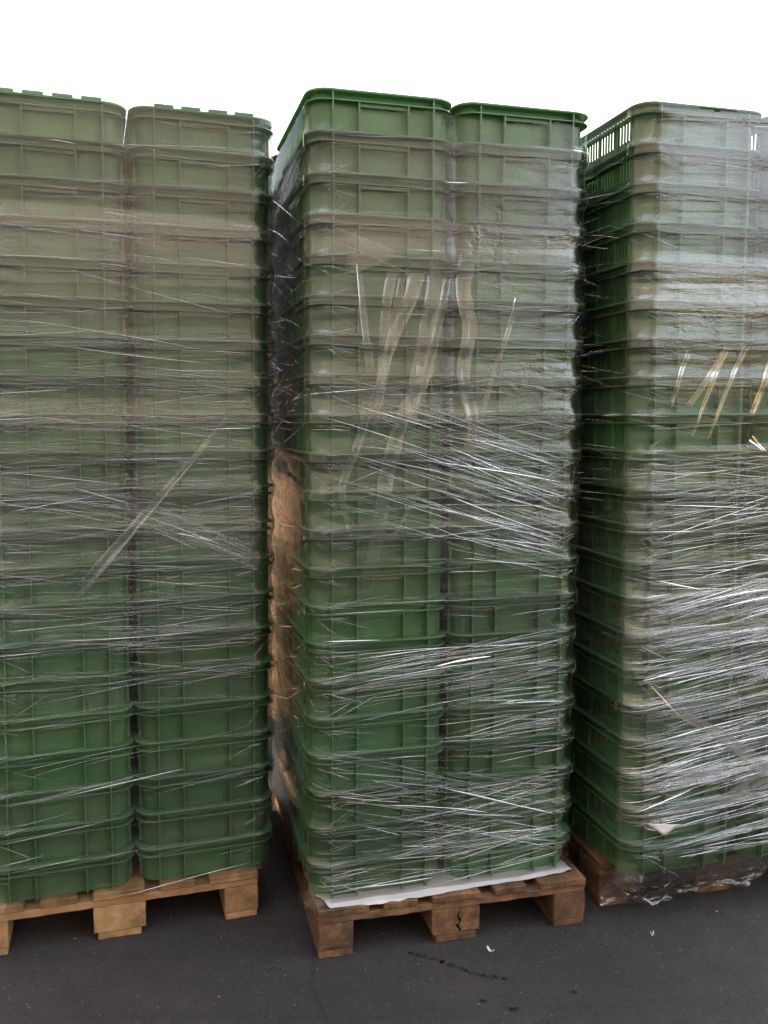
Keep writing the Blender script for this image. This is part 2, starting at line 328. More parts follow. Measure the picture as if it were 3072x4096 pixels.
# ------------------------------------------------------------------ crates
PZ = (2.341 - 0.144) / 21          # stacking pitch
LIP = PZ
RIB_X = (-0.137, -0.067, 0.067, 0.137)
def crate_meshes():
    # body: end walls, corners, long-side bands, floor, ribs
    bm = bmesh.new()
    def half(z): return 0.1835 + 0.0040 * max(0, min(1, z / LIP))
    HY = 0.0905          # end walls sit deeper behind the rim than the long sides
    def ring(z, inset=0.0): h = half(z) - inset; return rrect(h, h + HY, 0.045 - inset, 7)
    T = 0.003
    # full loop bands, below and above the vents
    for z0, z1 in ((-0.005, 0.024), (0.090, LIP - 0.001)):
        loft(bm, [(ring(z0), z0), (ring(z1), z1), (ring(z1, T), z1), (ring(z0, T), z0)], closed_loop=True)
    # mid band: the loop without its two straight long sides
    z0, z1 = 0.024, 0.090
    for sy in (1, -1):
        def arc(inset, z):
            pts = ring(z, inset); h = half(z) - inset; hy = h + HY
            end = [p for p in pts if p[1] * sy > hy - (0.045 - inset) - 1e-6]
            end.sort(key=lambda p: math.atan2(p[1] * sy - (hy - 0.08), p[0]))
            e = [(h, sy * 0.235)] + end + [(-h, sy * 0.235)]
            return e
        A = [arc(0, z0), arc(0, z1), arc(T, z1), arc(T, z0)]
        V = [[bm.verts.new((p[0], p[1], z)) for p in pts] for pts, z in zip(A, (z0, z1, z1, z0))]
        n = len(V[0])
        for i in range(4):
            a, b = V[i], V[(i+1) % 4]
            for j in range(n - 1): bm.faces.new((a[j], a[j+1], b[j+1], b[j]))
        bm.faces.new([V[i][0] for i in range(4)]); bm.faces.new([V[i][-1] for i in range(4)])
    # floor
    bm.faces.new([bm.verts.new((p[0], p[1], -0.0045)) for p in ring(0, 0.001)])
    # vertical ribs on the end walls
    for sy in (1, -1):
        for i, x in enumerate(RIB_X):
            y0, y1 = sorted((sy * 0.272, sy * 0.3000)); top = LIP - 0.0065 if i in (0, 3) else 0.0755
            box(bm, x - 0.0020, x + 0.0020, y0, y1, 0.001, top)
        # header of the hand grip in the centre bay, a small step proud of the wall
        y0, y1 = sorted((sy * 0.273, sy * 0.2925)); box(bm, -0.0652, 0.0652, y0, y1, 0.0660, 0.0756)
    for sx in (1, -1):
        for y in (-0.235, -0.155, -0.05, 0.05, 0.155, 0.235):
            x0, x1 = sorted((sx * 0.1825, sx * 0.1915)); box(bm, x0, x1, y - 0.0018, y + 0.0018, 0.001, LIP - 0.0065 if abs(y) > 0.2 else 0.0755)
    bmesh.ops.recalc_face_normals(bm, faces=bm.faces)
    body = bm_mesh('crate', bm, M_PL, 35)
    # rim: rolled lip plus the ledge under it
    bm = bmesh.new()
    def off(o): return rrect(0.1905 + o, 0.2905 + o, 0.045 + o, 7)
    prof = [(-0.0135, LIP - 0.0068), (0.0105, LIP - 0.0068), (0.0122, LIP - 0.0050), (0.0122, LIP - 0.0016), (0.0106, LIP), (-0.0135, LIP)]
    loft(bm, [(off(o), z) for o, z in prof], closed_loop=True)
    prof = [(-0.0128, 0.0757), (0.0098, 0.0757), (0.0106, 0.0765), (0.0106, 0.0783), (0.0098, 0.0791), (-0.0128, 0.0791)]
    loft(bm, [(off(o), z) for o, z in prof], closed_loop=True)
    bmesh.ops.recalc_face_normals(bm, faces=bm.faces)
    rim = bm_mesh('rim', bm, M_PL, 35)
    # tabbed variant
    bm = bmesh.new(); bm.from_mesh(rim)
    for sy in (1, -1):
        for x in (-0.11, -0.037, 0.037, 0.11):
            y0, y1 = sorted((sy * 0.291, sy * 0.3022)); box(bm, x - 0.026, x + 0.026, y0, y1, LIP + 0.0001, LIP + 0.0075)
    for sx in (1, -1):
        for y in (-0.2, -0.12, -0.04, 0.04, 0.12, 0.2):
            x0, x1 = sorted((sx * 0.191, sx * 0.2022)); box(bm, x0, x1, y - 0.026, y + 0.026, LIP + 0.0001, LIP + 0.0075)
    rim2 = bm_mesh('rim', bm, M_PL, 35)
    # slotted vent panel of a long side
    bm = bmesh.new(); y = -0.2345; x0, x1 = 0.1825, 0.1855; g = 0
    y_end = 0.2345; slot, bar, wide = 0.0075, 0.0085, 0.026
    cur = y; start = y
    groups = 5; per = 5; gw = per * slot + (per - 1) * bar; gapw = (2 * 0.2345 - groups * gw) / (groups + 1)
    c = y
    for k in range(groups):
        box(bm, x0, x1, c, c + gapw, 0.0242, 0.0898); c += gapw
        for q in range(per):
            c += slot
            if q < per - 1: box(bm, x0, x1, c, c + bar, 0.0242, 0.0898); c += bar
    box(bm, x0, x1, c, 0.2345, 0.0242, 0.0898)
    vent = bm_mesh('vent_panel', bm, M_PL)
    return body, rim, rim2, vent
BODY, RIM, RIM_TAB, VENT = crate_meshes()

ORD = ['', 'topmost', 'second from the top', 'third from the top', 'fourth from the top', 'fifth from the top', 'sixth from the top', 'seventh from the top',
       'eighth from the top', 'ninth from the top', 'tenth from the top', 'eleventh from the top']
ORDB = ['', 'lowest', 'second from the bottom', 'third from the bottom', 'fourth from the bottom', 'fifth from the bottom', 'sixth from the bottom',
        'seventh from the bottom', 'eighth from the bottom', 'ninth from the bottom', 'tenth from the bottom']
NL = 21
# pallets: name, position of the front-edge middle, yaw, stack offsets (x, y) at the bottom and at the top
PALS = [dict(w='middle', x=0.2072, y=2.4591, yaw=0.2351, b=(-0.011, 0.046), t=(0.008, 0.064), dy=0.030),
        dict(w='left', x=-0.7609, y=2.4761, yaw=0.2943, b=(0.050, -0.006), t=(0.088, 0.055), dy=0.020),
        dict(w='right', x=1.0490, y=2.7304, yaw=0.2348, b=(0.020, -0.110), t=(0.005, -0.112), dy=0.030)]
for p in PALS:                       # the stacks stand a little twisted on their pallets
    ca, sa = math.cos(p['dy']), math.sin(p['dy'])
    for k in 'bt': p[k] = (ca * p[k][0] + sa * p[k][1], -sa * p[k][0] + ca * p[k][1])
    p['syaw'] = p['yaw'] + p['dy']
def stack_off(p, z):
    f = (z - 0.144) / 2.2
    return p['b'][0] + (p['t'][0] - p['b'][0]) * f, p['b'][1] + (p['t'][1] - p['b'][1]) * f
CRND = random.Random(11)
proto = None
for p in PALS:
    c, s = math.cos(p['syaw']), math.sin(p['syaw'])
    cols = [('left', -1, 0), ('right', 1, 0)]
    cols += {'middle': [('rear left', -1, 1), ('rear right', 1, 1)], 'left': [('rear right', 1, 1)], 'right': [('rear left', -1, 1)]}[p['w']]
    for cn, cx, row in cols:
        for k in range(NL):
            zb = 0.1505 + k * (2.341 - 0.1505) / NL
            ox, oy = stack_off(p, zb)
            lx = ox + cx * (0.2048 if p['w'] == 'left' and k >= NL - 2 else 0.2035) + CRND.uniform(-.0012, .0012); ly = oy + 0.3045 + row * 0.607 + CRND.uniform(-.0012, .0012)
            if proto is None:
                o = link('crate', BODY); rim = link('rim', RIM, o); v1 = link('vent_panel', VENT, o); v2 = link('vent_panel', VENT, o); v2.rotation_euler = (0, 0, math.pi)
                proto = (o, [rim, v1, v2]); kids = proto[1]
            else:
                o = proto[0].copy(); COL.objects.link(o); kids = []
                for ch in proto[1]:
                    q = ch.copy(); COL.objects.link(q); q.parent = o; kids.append(q)
            kids[0].data = RIM_TAB if (p['w'] == 'left' and k == NL - 1) else RIM
            o.location = (p['x'] + c * lx - s * ly, p['y'] + s * lx + c * ly, zb)
            o.rotation_euler = (CRND.uniform(-.001, .001), CRND.uniform(-.001, .001), p['syaw'] + CRND.uniform(-.0025, .0025))
            cc = (CRND.random(), CRND.random(), CRND.random(), 1); o.color = cc
            for q in kids: q.color = cc
            top = NL - k
            lv = ORD[top] if top <= 11 else ORDB[k + 1]
            tag(o, 'green crate in %s column of the %s wrapped pallet, %s' % (cn, p['w'], lv), 'crate', 'green plastic crates stacked on the pallets')

# ------------------------------------------------------------------ wooden pallets
def wood_part(name, x0, x1, y0, y1, z0, z1, matl, parent, seed, jit=0.0012, cut=None):
    bm = bmesh.new(); box(bm, x0, x1, y0, y1, z0, z1)
    L = max(x1 - x0, y1 - y0); ax = 0 if x1 - x0 > y1 - y0 else 1
    if cut: cut(bm)
    bmesh.ops.bevel(bm, geom=[e for e in bm.edges if e.calc_length() > 0.01], offset=0.0025, segments=1, affect='EDGES', clamp_overlap=True)
    ed = [e for e in bm.edges if e.calc_length() > 0.05]
    bmesh.ops.subdivide_edges(bm, edges=ed, cuts=int(max(3, L / 0.03)) if L > 0.2 else 4, use_grid_fill=True)
    rnd = random.Random(seed)
    ph = [rnd.uniform(0, 6.28) for _ in range(9)]
    for v in bm.verts:
        q = v.co
        w = sum(math.sin(q[(i) % 3] * (40 + 23 * i) + q[(i+1) % 3] * (31 + 17 * i) + ph[i]) for i in range(6)) / 6
        w2 = sum(math.sin(q[(i+1) % 3] * (55 + 19 * i) + q[(i+2) % 3] * (37 + 13 * i) + ph[i + 3]) for i in range(6)) / 6
        v.co += Vector((w2, w, (w + w2) * .5)) * jit + Vector((rnd.uniform(-1, 1), rnd.uniform(-1, 1), rnd.uniform(-1, 1))) * jit * 0.25
        if v.co.z < 0.001: v.co.z = 0.001
    bmesh.ops.recalc_face_normals(bm, faces=bm.faces)
    return link(name, bm_mesh(name, bm, matl, 30), parent)

def jag_block(parent, x0, x1, y0, y1, z0, z1, matl, seed):
    """block split by a jagged crack: one mesh of two ragged halves"""
    rnd = random.Random(seed); bm = bmesh.new(); n = 16
    zs = [z0 + (z1 - z0) * i / n for i in range(n + 1)]
    cx = [x0 + (x1 - x0) * 0.56 + 0.005 * math.sin(i * 0.9 + 1) + rnd.uniform(-.0025, .0025) for i in range(n + 1)]
    gw = [0.0006 + 0.0042 * (1 - abs(i / n - 0.35) * 1.5) for i in range(n + 1)]
    def half(xa, xb, yo):
        vf = []
        for i, z in enumerate(zs):
            a, b = xa(i), xb(i)
            zz = z + (rnd.uniform(0, .006) if i == 0 else 0)
            vf.append([bm.verts.new((a, y0 + yo + rnd.uniform(-.001, .001), zz)), bm.verts.new((b, y0 + yo + rnd.uniform(-.001, .001), zz)), bm.verts.new((b, y1, zz)), bm.verts.new((a, y1, zz))])
        for i in range(n):
            a, b = vf[i], vf[i+1]
            for k in range(4): bm.faces.new((a[k], a[(k+1) % 4], b[(k+1) % 4], b[k]))
        bm.faces.new(vf[0][::-1]); bm.faces.new(vf[-1])
    half(lambda i: x0 + rnd.uniform(-.001, .001) + (0.004 if i < 2 else 0), lambda i: cx[i] - gw[i], 0.0)
    half(lambda i: cx[i] + gw[i], lambda i: x1 + rnd.uniform(-.001, .001), 0.005)
    bmesh.ops.recalc_face_normals(bm, faces=bm.faces)
    bmesh.ops.bevel(bm, geom=[e for e in bm.edges if len(e.link_faces) == 2 and e.calc_face_angle(0) > 1.0], offset=0.0015, segments=1, affect='EDGES')
    return link('block', bm_mesh('block', bm, matl, 30), parent)

BX = ((-.4, -.255), (-.214, -.114), (-.0725, .0725), (.114, .214), (.255, .4))
BY = ((0, .145), (.5275, .6725), (1.055, 1.2))
KX = ((-.4, -.3), (-.0725, .0725), (.3, .4))
def make_pallet(p, mats, label, seed, crack=False):
    jj = 0.0022 if crack else 0.0014
    root = empty('wooden_pallet', (p['x'], p['y'], 0), p['yaw']); tag(root, label, 'pallet', 'wooden pallets under the crates')
    lg, cr = mats; e = 0.0006; rnd = random.Random(seed)
    for i, (a, b) in enumerate(BX):
        wood_part('deck_board', a, b, -rnd.uniform(0, .005), 1.2, 0.122 + e, 0.144, lg, root, seed + i, jj)
    for i, (a, b) in enumerate(BY):
        wood_part('stringer_board', -.4, .4, a + .001, b, 0.100 + e, 0.122, cr, root, seed + 10 + i, jj * 1.4)
    for i, (a, b) in enumerate(KX):
        wood_part('bottom_board', a + (0.012 if i == 1 else 0.002), b - (0.012 if i == 1 else 0.002), 0.004, 1.196, 0.0, 0.022, lg, root, seed + 20 + i)
        for j, (c, d2) in enumerate(BY):
            if crack and i == 1 and j == 0: jag_block(root, a, b, c + .002, d2, 0.022 + e, 0.100, lg, seed)
            else: wood_part('block', a, b, c + .002, d2, 0.022 + e, 0.100, lg, root, seed + 30 + i * 3 + j, jj)
    return root
make_pallet(PALS[0], WA, 'worn dark wooden pallet with a split middle block under the middle stack', 100, True)
make_pallet(PALS[1], WB, 'pale fresh wooden pallet under the left stack', 200)
make_pallet(PALS[2], WA, 'dark wooden pallet under the right stack, its front half hidden by film', 300)

# paper sheets between pallet and crates
def fft_noise(rs, nz, nu, dz, du, lz, lu, ang=0.0):
    kz = np.fft.fftfreq(nz, dz)[:, None] * 2 * np.pi; ku = np.fft.rfftfreq(nu, du)[None, :] * 2 * np.pi
    ca, sa = math.cos(ang), math.sin(ang)
    a = ku * ca + kz * sa; b = -ku * sa + kz * ca
    H = np.exp(-((a * lu) ** 2 + (b * lz) ** 2) / 2)
    f = np.fft.irfft2(np.fft.rfft2(rs.normal(size=(nz, nu))) * H, s=(nz, nu))
    return f / (f.std() + 1e-9)

def paper_sheet(p, x0, x1, label, seed, over=0.012, pw=None):
    rs = np.random.RandomState(seed); nx, ny = 150, 60
    X = np.linspace(x0, x1, nx); t = np.linspace(0, 1, ny)
    edge = fft_noise(rs, 1, nx, 1, (x1 - x0) / nx, 0, 0.012)[0] * 0.0012 + fft_noise(rs, 1, nx, 1, (x1 - x0) / nx, 0, 0.08)[0] * 0.003 + 0.036 * ((X - x0) / (x1 - x0)) ** 1.5
    nz = fft_noise(rs, ny, nx, 0.004, 0.005, 0.012, 0.03) * 0.0014
    ox, oy = stack_off(p, 0.15)
    V = []
    for j in range(ny):
        y = (oy + 0.30) + (-(over) + edge - (oy + 0.30)) * t[j]
        z = 0.1465 + np.maximum(nz[j], -0.0008)
        z = z - np.where(y < 0.002, (0.002 - y) * 0.9, 0)
        lift = np.clip((0.03 - (X - x0)) / 0.03, 0, 1)          # curled left corner
        fr = np.clip((0.07 - y) / 0.07, 0, 1)
        z = z + 0.026 * lift ** 1.5 * fr
        r = np.clip((X - (x1 - 0.10)) / 0.10, 0, 1)
        z = z + 0.016 * r * fr * (0.6 + 0.4 * np.sin(X * 90))
        V.append(np.stack([X + 0.012 * lift * fr, y, z], 1))
    V = np.concatenate(V); idx = np.arange(nx * ny).reshape(ny, nx)
    F = np.stack([idx[:-1, :-1], idx[1:, :-1], idx[1:, 1:], idx[:-1, 1:]], -1).reshape(-1, 4)
    o = link('paper_sheet', mesh_np('paper_sheet', V, F, [M_PAPER])); o.location = (p['x'], p['y'], 0); o.rotation_euler = (0, 0, p['yaw'])
    tag(o, label, 'paper sheet'); return o
paper_sheet(PALS[0], -0.393, 0.372, 'white paper sheet with torn front edge between middle pallet and its crates', 7, 0.002)
paper_sheet(PALS[2], -0.375, -0.20, 'torn white paper piece under the film at the right pallet corner', 9, 0.075)

# ------------------------------------------------------------------ stretch film
def film(p, label, seed, ztop, zbot, bands, streaks, tails, lay0, fans=1.0, skirt=None):
    rs = np.random.RandomState(seed)
    A, D, RC = 0.4075, 1.215, 0.057
    hx = A
    # outline in local coordinates (relative to the stack offset): left rear -> front left -> front -> right -> rear
    segs = []
    def line(a, b, step, part):
        n = max(2, int(math.hypot(b[0]-a[0], b[1]-a[1]) / step)); 
        for i in range(n): segs.append((a[0] + (b[0]-a[0]) * i / n, a[1] + (b[1]-a[1]) * i / n, part))
    def arc(cx, cyy, a0, a1, n, part):
        for i in range(n):
            a = R(a0 + (a1 - a0) * i / n); segs.append((cx + RC * math.cos(a), cyy + RC * math.sin(a), part))
    line((-hx, D - RC), (-hx, RC), 0.010, 0); arc(-hx + RC, RC, 180, 270, 18, 1)
    line((-hx + RC, 0), (hx - RC, 0), 0.005, 2); arc(hx - RC, RC, 270, 360, 18, 3)
    line((hx, RC), (hx, D - RC), 0.015, 4); arc(hx - RC, D - RC, 0, 90, 6, 5)
    line((hx - RC, D), (-hx + RC, D), 0.05, 6); arc(-hx + RC, D - RC, 90, 180, 6, 7)
    XY = np.array([(a, b) for a, b, _ in segs]); part = np.array([c for *_, c in segs])
    XY = np.concatenate([XY, XY[:1]]); part = np.append(part, 7)
    dS = np.hypot(*np.diff(XY, axis=0).T); S = np.concatenate([[0], np.cumsum(dS)])
    i2 = np.where(part == 2)[0]; S = S - S[i2[0]] - (hx - RC)        # S = 0 at the middle of the front, S = local x on the front
    # outward normals of the outline
    nx_, ny_ = [], []
    for (x, y) in XY:
        cx = min(max(x, -hx + RC), hx - RC); cyy = min(max(y, RC), D - RC)
        v = np.array([x - cx, y - cyy]); q = np.hypot(*v); v = v / q if q > 1e-9 else np.array([0, -1]); nx_.append(v[0]); ny_.append(v[1])
    NX, NY = np.array(nx_), np.array(ny_)
    dz = 0.0045; Z = np.arange(zbot, ztop + dz, dz); nz, nu = len(Z), len(S)
    # noise fields on a uniform grid, then sampled at S
    du = 0.006; U = np.arange(S[0], S[-1] + du, du); nU = len(U)
    def field(lz, lu, ang=0.0):
        f = fft_noise(rs, nz, nU, dz, du, lz, lu, ang); j = np.clip((S - U[0]) / du, 0, nU - 1.001); j0 = j.astype(int); w = j - j0
        return f[:, j0] * (1 - w) + f[:, j0 + 1] * w
    w1 = field(0.006, 0.16, 0.03); w2 = field(0.007, 0.11, -0.22); w3 = field(0.008, 0.09, 0.16); w4 = field(0.03, 0.05); w5 = field(0.05, 0.30)
    # rim profile
    ph = ((Z - 0.1505) / ((2.341 - 0.1505) / NL)) % 1.0
    t = np.clip(ph / 0.72, 0, 1); prof = np.where(ph < 0.72, (4 * t * (1 - t)) ** 0.7, 0.0)
    zc = np.clip((Z - 0.16) / 0.03, 0, 1); prof = prof * np.where(Z < 2.341, 1, 0)
    sf = A - RC
    sc = sf + RC * math.pi / 4
    corner = np.exp(-((np.abs(S) - sc) / 0.05) ** 2) + np.exp(-((np.abs(S) - (sc + 1.18)) / 0.06) ** 2)
    split = np.exp(-(S / 0.018) ** 2)
    sag = 0.0018 + 0.0105 * corner
    amp = 0.00055 + 0.0006 * np.exp(-((np.abs(S) - sf) / 0.10) ** 2)
    d_ = 0.0030 - prof[:, None] * sag[None, :] + amp[None, :] * (w1 * 0.55 + w2 * 0.35 + w3 * 0.35) * (0.3 + 0.7 * prof[:, None]) + w4 * 0.0004 + np.maximum(w5, -1) * 0.0006
    d_ = d_ - 0.0018 * split[None, :] * (0.4 + 0.6 * prof[:, None])
    d_ = np.maximum(d_, -0.013 * (0.12 + corner[None, :]))
    d_ = np.where((part == 0)[None, :], 0.0030 + 0.15 * (d_ - 0.0030), d_)
    # film leaves the crates at the bottom and grips the pallet corners
    fl = np.clip((0.21 - Z) / (0.21 - zbot + 1e-6), 0, 1) ** 1.5
    bx, by = stack_off(p, 0.15)
    ox = np.array([stack_off(p, z)[0] for z in Z]); oy = np.array([stack_off(p, z)[1] for z in Z])
    out = fl[:, None] * np.where((part == 0) | (part == 1), p.get('flare', 0.02), 0.004)[None, :]
    PX = ox[:, None] + XY[None, :, 0] + NX[None, :] * (d_ + out)
    PY = oy[:, None] + XY[None, :, 1] + NY[None, :] * (d_ + out)
    PZZ = np.repeat(Z[:, None], nu, 1)
    # layers of wrap, on the sides also used to shape the reflection
    lay = np.full((nz, nu), lay0, float)
    for (zc_, wdt, slope, k) in bands:
        e = 0.004
        lo = zc_ - wdt / 2 + slope * S[None, :] + 0.006 * w5; hi = zc_ + wdt / 2 + slope * S[None, :] + 0.006 * w5
        lay += k * np.clip((PZZ - lo) / e, 0, 1) * np.clip((hi - PZZ) / e, 0, 1)
    lay = lay * (1 + 0.12 * w5) * np.where(part == 0, 0.22 + 0.65 * np.clip((XY[:, 1] - 0.08) / 0.5, 0, 1) ** 1.4, np.where(part == 4, 0.55, 1.0))[None, :]  # left side values shaped so the gap's reflected glow fades toward the front
    # ragged top edge
    keep = np.ones((nz - 1, nu - 1), bool)
    te = np.minimum(ztop - 0.010 - 0.010 * np.abs(field(0.01, 0.08)[0]), 2.3425)
    keep &= (PZZ[1:, 1:] < te[None, 1:])
    idx = np.arange(nz * nu).reshape(nz, nu)
    F = np.stack([idx[:-1, :-1], idx[:-1, 1:], idx[1:, 1:], idx[1:, :-1]], -1)[keep]
    V = np.stack([PX, PY, PZZ], -1)
    # normals on the grid
    du_ = np.gradient(V, axis=1); dz_ = np.gradient(V, axis=0); N = np.cross(du_, dz_); N /= np.linalg.norm(N, axis=-1, keepdims=True) + 1e-12
    def samp(s, z):
        j = np.clip(np.interp(s, S, np.arange(nu)), 0, nu - 1.001); i = np.clip((z - Z[0]) / dz, 0, nz - 1.001)
        i0 = i.astype(int); j0 = j.astype(int); a = (i - i0)[..., None]; b = (j - j0)[..., None]
        def g(Q): return Q[i0, j0] * (1-a) * (1-b) + Q[i0+1, j0] * a * (1-b) + Q[i0, j0+1] * (1-a) * b + Q[i0+1, j0+1] * a * b
        return g(V), g(N)
    root = link('stretch_film', mesh_np('stretch_film', V.reshape(-1, 3), F, [M_FILM], True, {'layers': lay.ravel(), 'ripple': np.repeat(np.where(part == 0, 0.07, np.where(part == 4, 0.5, 1.0))[None, :], nz, 0).ravel()}, None,
                np.stack([np.repeat(S[None, :], nz, 0), PZZ], -1).reshape(-1, 2)))
    root.location = (p['x'], p['y'], 0); root.rotation_euler = (0, 0, p['syaw'])
    tag(root, label, 'stretch film', 'clear stretch film round the pallet loads')
    # ridges: pulled folds of the film, as real half-round wrinkles
    s0, z0, an, ln, wd, ly = [], [], [], [], [], []
    for q in streaks:
        n = q['n']
        s_ = rs.uniform(*q['x'], n); z_ = rs.uniform(*q['z'], n) + q.get('tilt', 0) * (s_ - np.mean(q['x']))
        if 'rim' in q:   # gather near the rims
            kk = np.round((z_ - 0.1505) / 0.1043 - 0.85); z_ = z_ * (1 - q['rim']) + (0.1505 + 0.1043 * (kk + 0.85)) * q['rim']
        s0.append(s_); z0.append(z_); an.append(rs.normal(q.get('a', 0), q.get('da', 4), n)); ln.append(1.7 * q.get('L', 0.12) * np.exp(rs.normal(0, 0.55, n)))
        wd.append(0.85 * q.get('w', 0.0014) * np.exp(rs.normal(0.02, 0.55, n))); ly.append(np.full(n, q.get('lay', 1.0)) * np.exp(rs.normal(-0.15, 0.7, n)))
    # tension fans at every rim corner
    nf = int(9 * fans)
    for k in range(NL):
        zr = 0.1505 + (k + 0.80) * (2.341 - 0.1505) / NL
        if zr > ztop - 0.03 or zr < zbot + 0.05: continue
        for sg in (-1, 1):
            for dn in (-1, 1):
                n = rs.poisson(nf); th = np.abs(rs.normal(0, 22, n)) * dn; Lx = 0.05 * np.exp(rs.normal(0, 0.5, n))
                st = sg * (sf + rs.uniform(-0.005, 0.05, n)); zz = zr + dn * 0.012
                s0.append(st - sg * np.cos(np.radians(th)) * (Lx * .5)); z0.append(zz + np.sin(np.radians(th)) * Lx * .5)
                an.append(-sg * th); ln.append(Lx); wd.append(0.0011 * np.exp(rs.normal(0, 0.4, n))); ly.append(np.full(n, 0.8))
    s0, z0, an, ln, wd, ly = map(np.concatenate, (s0, z0, an, ln, wd, ly))
    ok = (z0 > zbot + 0.01) & (z0 < ztop - 0.03); s0, z0, an, ln, wd, ly = (q[ok] for q in (s0, z0, an, ln, wd, ly))
    ns = 8; tt = np.linspace(-0.5, 0.5, ns)
    ar = np.radians(an)[:, None]; cur = rs.normal(0, 0.010, len(s0))[:, None] * ln[:, None]
    ss = s0[:, None] + np.cos(ar) * tt * ln[:, None] - np.sin(ar) * cur * (tt ** 2 * 4)
    zz = z0[:, None] + np.sin(ar) * tt * ln[:, None] + np.cos(ar) * cur * (tt ** 2 * 4)
    zz = np.clip(zz, zbot, min(ztop - 0.018, 2.335))
    Pq, Nq = samp(ss, zz)
    Tq = np.gradient(Pq, axis=1); Tq /= np.linalg.norm(Tq, axis=-1, keepdims=True) + 1e-9
    Bq = np.cross(Nq, Tq); Bq /= np.linalg.norm(Bq, axis=-1, keepdims=True) + 1e-9
    taper = (1 - (2 * tt) ** 2) ** 0.5 * 0.92 + 0.08
    wq = wd[:, None] * taper[None, :] * (1 + 0.25 * rs.normal(size=(len(s0), ns)))
    prof4 = [(-0.5, -0.08), (-0.27, 0.17), (0.0, 0.25), (0.27, 0.17), (0.5, -0.08)]
    VV = np.stack([Pq + Bq * (a * wq)[..., None] + Nq * (b * wq + 0.0003)[..., None] for a, b in prof4], 2)   # n, ns, 5, 3
    n = len(s0); ii = np.arange(n * ns * 5).reshape(n, ns, 5)
    FF = np.stack([ii[:, :-1, :-1], ii[:, 1:, :-1], ii[:, 1:, 1:], ii[:, :-1, 1:]], -1).reshape(-1, 4)
    LL = np.repeat(ly, ns * 5)
    fo = link('film_folds', mesh_np('film_folds', VV.reshape(-1, 3), FF, [M_FOLD], True, {'layers': LL}), root); fo['kind'] = 'stuff'
    # loose tails: flat ribbons of doubled film
    for pts, w0, w1_, l_ in tails:
        pts = np.array(pts, float); nseg = len(pts) * 10
        tq = np.linspace(0, len(pts) - 1, nseg); px = np.interp(tq, np.arange(len(pts)), pts[:, 0]); pz = np.interp(tq, np.arange(len(pts)), pts[:, 1])
        k = np.ones(7) / 7; px = np.convolve(np.pad(px, 3, 'edge'), k, 'valid'); pz = np.convolve(np.pad(pz, 3, 'edge'), k, 'valid')
        tx, tz = np.gradient(px), np.gradient(pz); q = np.hypot(tx, tz) + 1e-9; bx_, bz_ = -tz / q, tx / q
        ww = np.interp(tq, [0, len(pts) - 1], [w0, w1_]) * (1 + 0.05 * np.convolve(rs.normal(size=nseg + 6), np.ones(7) / 2.6, 'valid'))
        nw = 7; cols_ = []
        for j in range(nw):
            f = j / (nw - 1) - 0.5; o_ = f * ww
            Pp, Nn = samp(px + bx_ * o_, np.clip(pz + bz_ * o_, zbot, ztop - .02))
            h = 0.0032 + 0.0010 * np.abs(f) * 2 + 0.0007 * np.sin(f * 9 + tq * 1.3)
            cols_.append(Pp + Nn * h[:, None])
        VR = np.stack(cols_, 1); ii = np.arange(nseg * nw).reshape(nseg, nw)
        FR = np.stack([ii[:-1, :-1], ii[:-1, 1:], ii[1:, 1:], ii[1:, :-1]], -1).reshape(-1, 4)
        uv = np.stack([np.repeat(tq[:, None] * 0.15, nw, 1), np.repeat(np.linspace(0, 0.05, nw)[None], nseg, 0)], -1).reshape(-1, 2)
        link('loose_tail', mesh_np('loose_tail', VR.reshape(-1, 3), FR, [M_TAIL], True, {'layers': (l_ * (np.clip(np.minimum(tq, len(pts) - 1 - tq) / (0.22 * (len(pts) - 1)), 0.0, 1.0) ** 0.8)[:, None] * (0.75 + 0.5 * np.abs(np.linspace(-1, 1, nw))[None, :])).ravel(), 'ripple': np.full(nseg * nw, 0.12)}, None, uv), root)
    return root, samp

ALLX = (-0.40, 0.40); SIDE = (-1.5, -0.40)
C_TAILS = [([(-0.02, 1.90), (-0.06, 1.70), (-0.12, 1.50)], 0.02, 0.03, 1.0), ([(-0.15, 1.90), (-0.20, 1.62), (-0.255, 1.40)], 0.018, 0.03, 1.0),
           ([(-0.089, 1.66), (-0.089, 1.613), (-0.156, 1.487), (-0.192, 1.352), (-0.213, 1.211), (-0.251, 1.007)], 0.05, 0.035, 1.5),
           ([(-0.248, 1.611), (-0.259, 1.463), (-0.321, 1.314), (-0.316, 1.264), (-0.288, 1.147)], 0.03, 0.012, 1.3),
           ([(-0.277, 1.91), (-0.258, 1.738), (-0.238, 1.60)], 0.012, 0.026, 1.2),
           ([(-0.176, 1.914), (-0.197, 1.812), (-0.207, 1.689), (-0.219, 1.474)], 0.03, 0.02, 1.2),
           ([(-0.105, 1.917), (-0.13, 1.813), (-0.187, 1.69), (-0.249, 1.474)], 0.05, 0.02, 1.4),
           ([(-0.05, 1.915), (-0.07, 1.80), (-0.10, 1.66), (-0.13, 1.50), (-0.14, 1.40)], 0.055, 0.03, 1.3),
           ([(0.03, 1.94), (0.015, 1.842), (0.042, 1.744), (0.017, 1.614), (0.057, 1.474), (0.025, 1.346)], 0.05, 0.03, 1.6),
           ([(0.181, 1.832), (0.15, 1.721), (0.108, 1.615), (0.065, 1.438)], 0.016, 0.012, 1.3),
           ([(-0.317, 1.925), (-0.28, 1.925), (-0.24, 1.925), (-0.20, 1.926), (-0.155, 1.926)], 0.13, 0.006, 1.0),
           ([(-0.09, 1.31), (-0.14, 1.23), (-0.19, 1.15)], 0.014, 0.008, 1.3)]
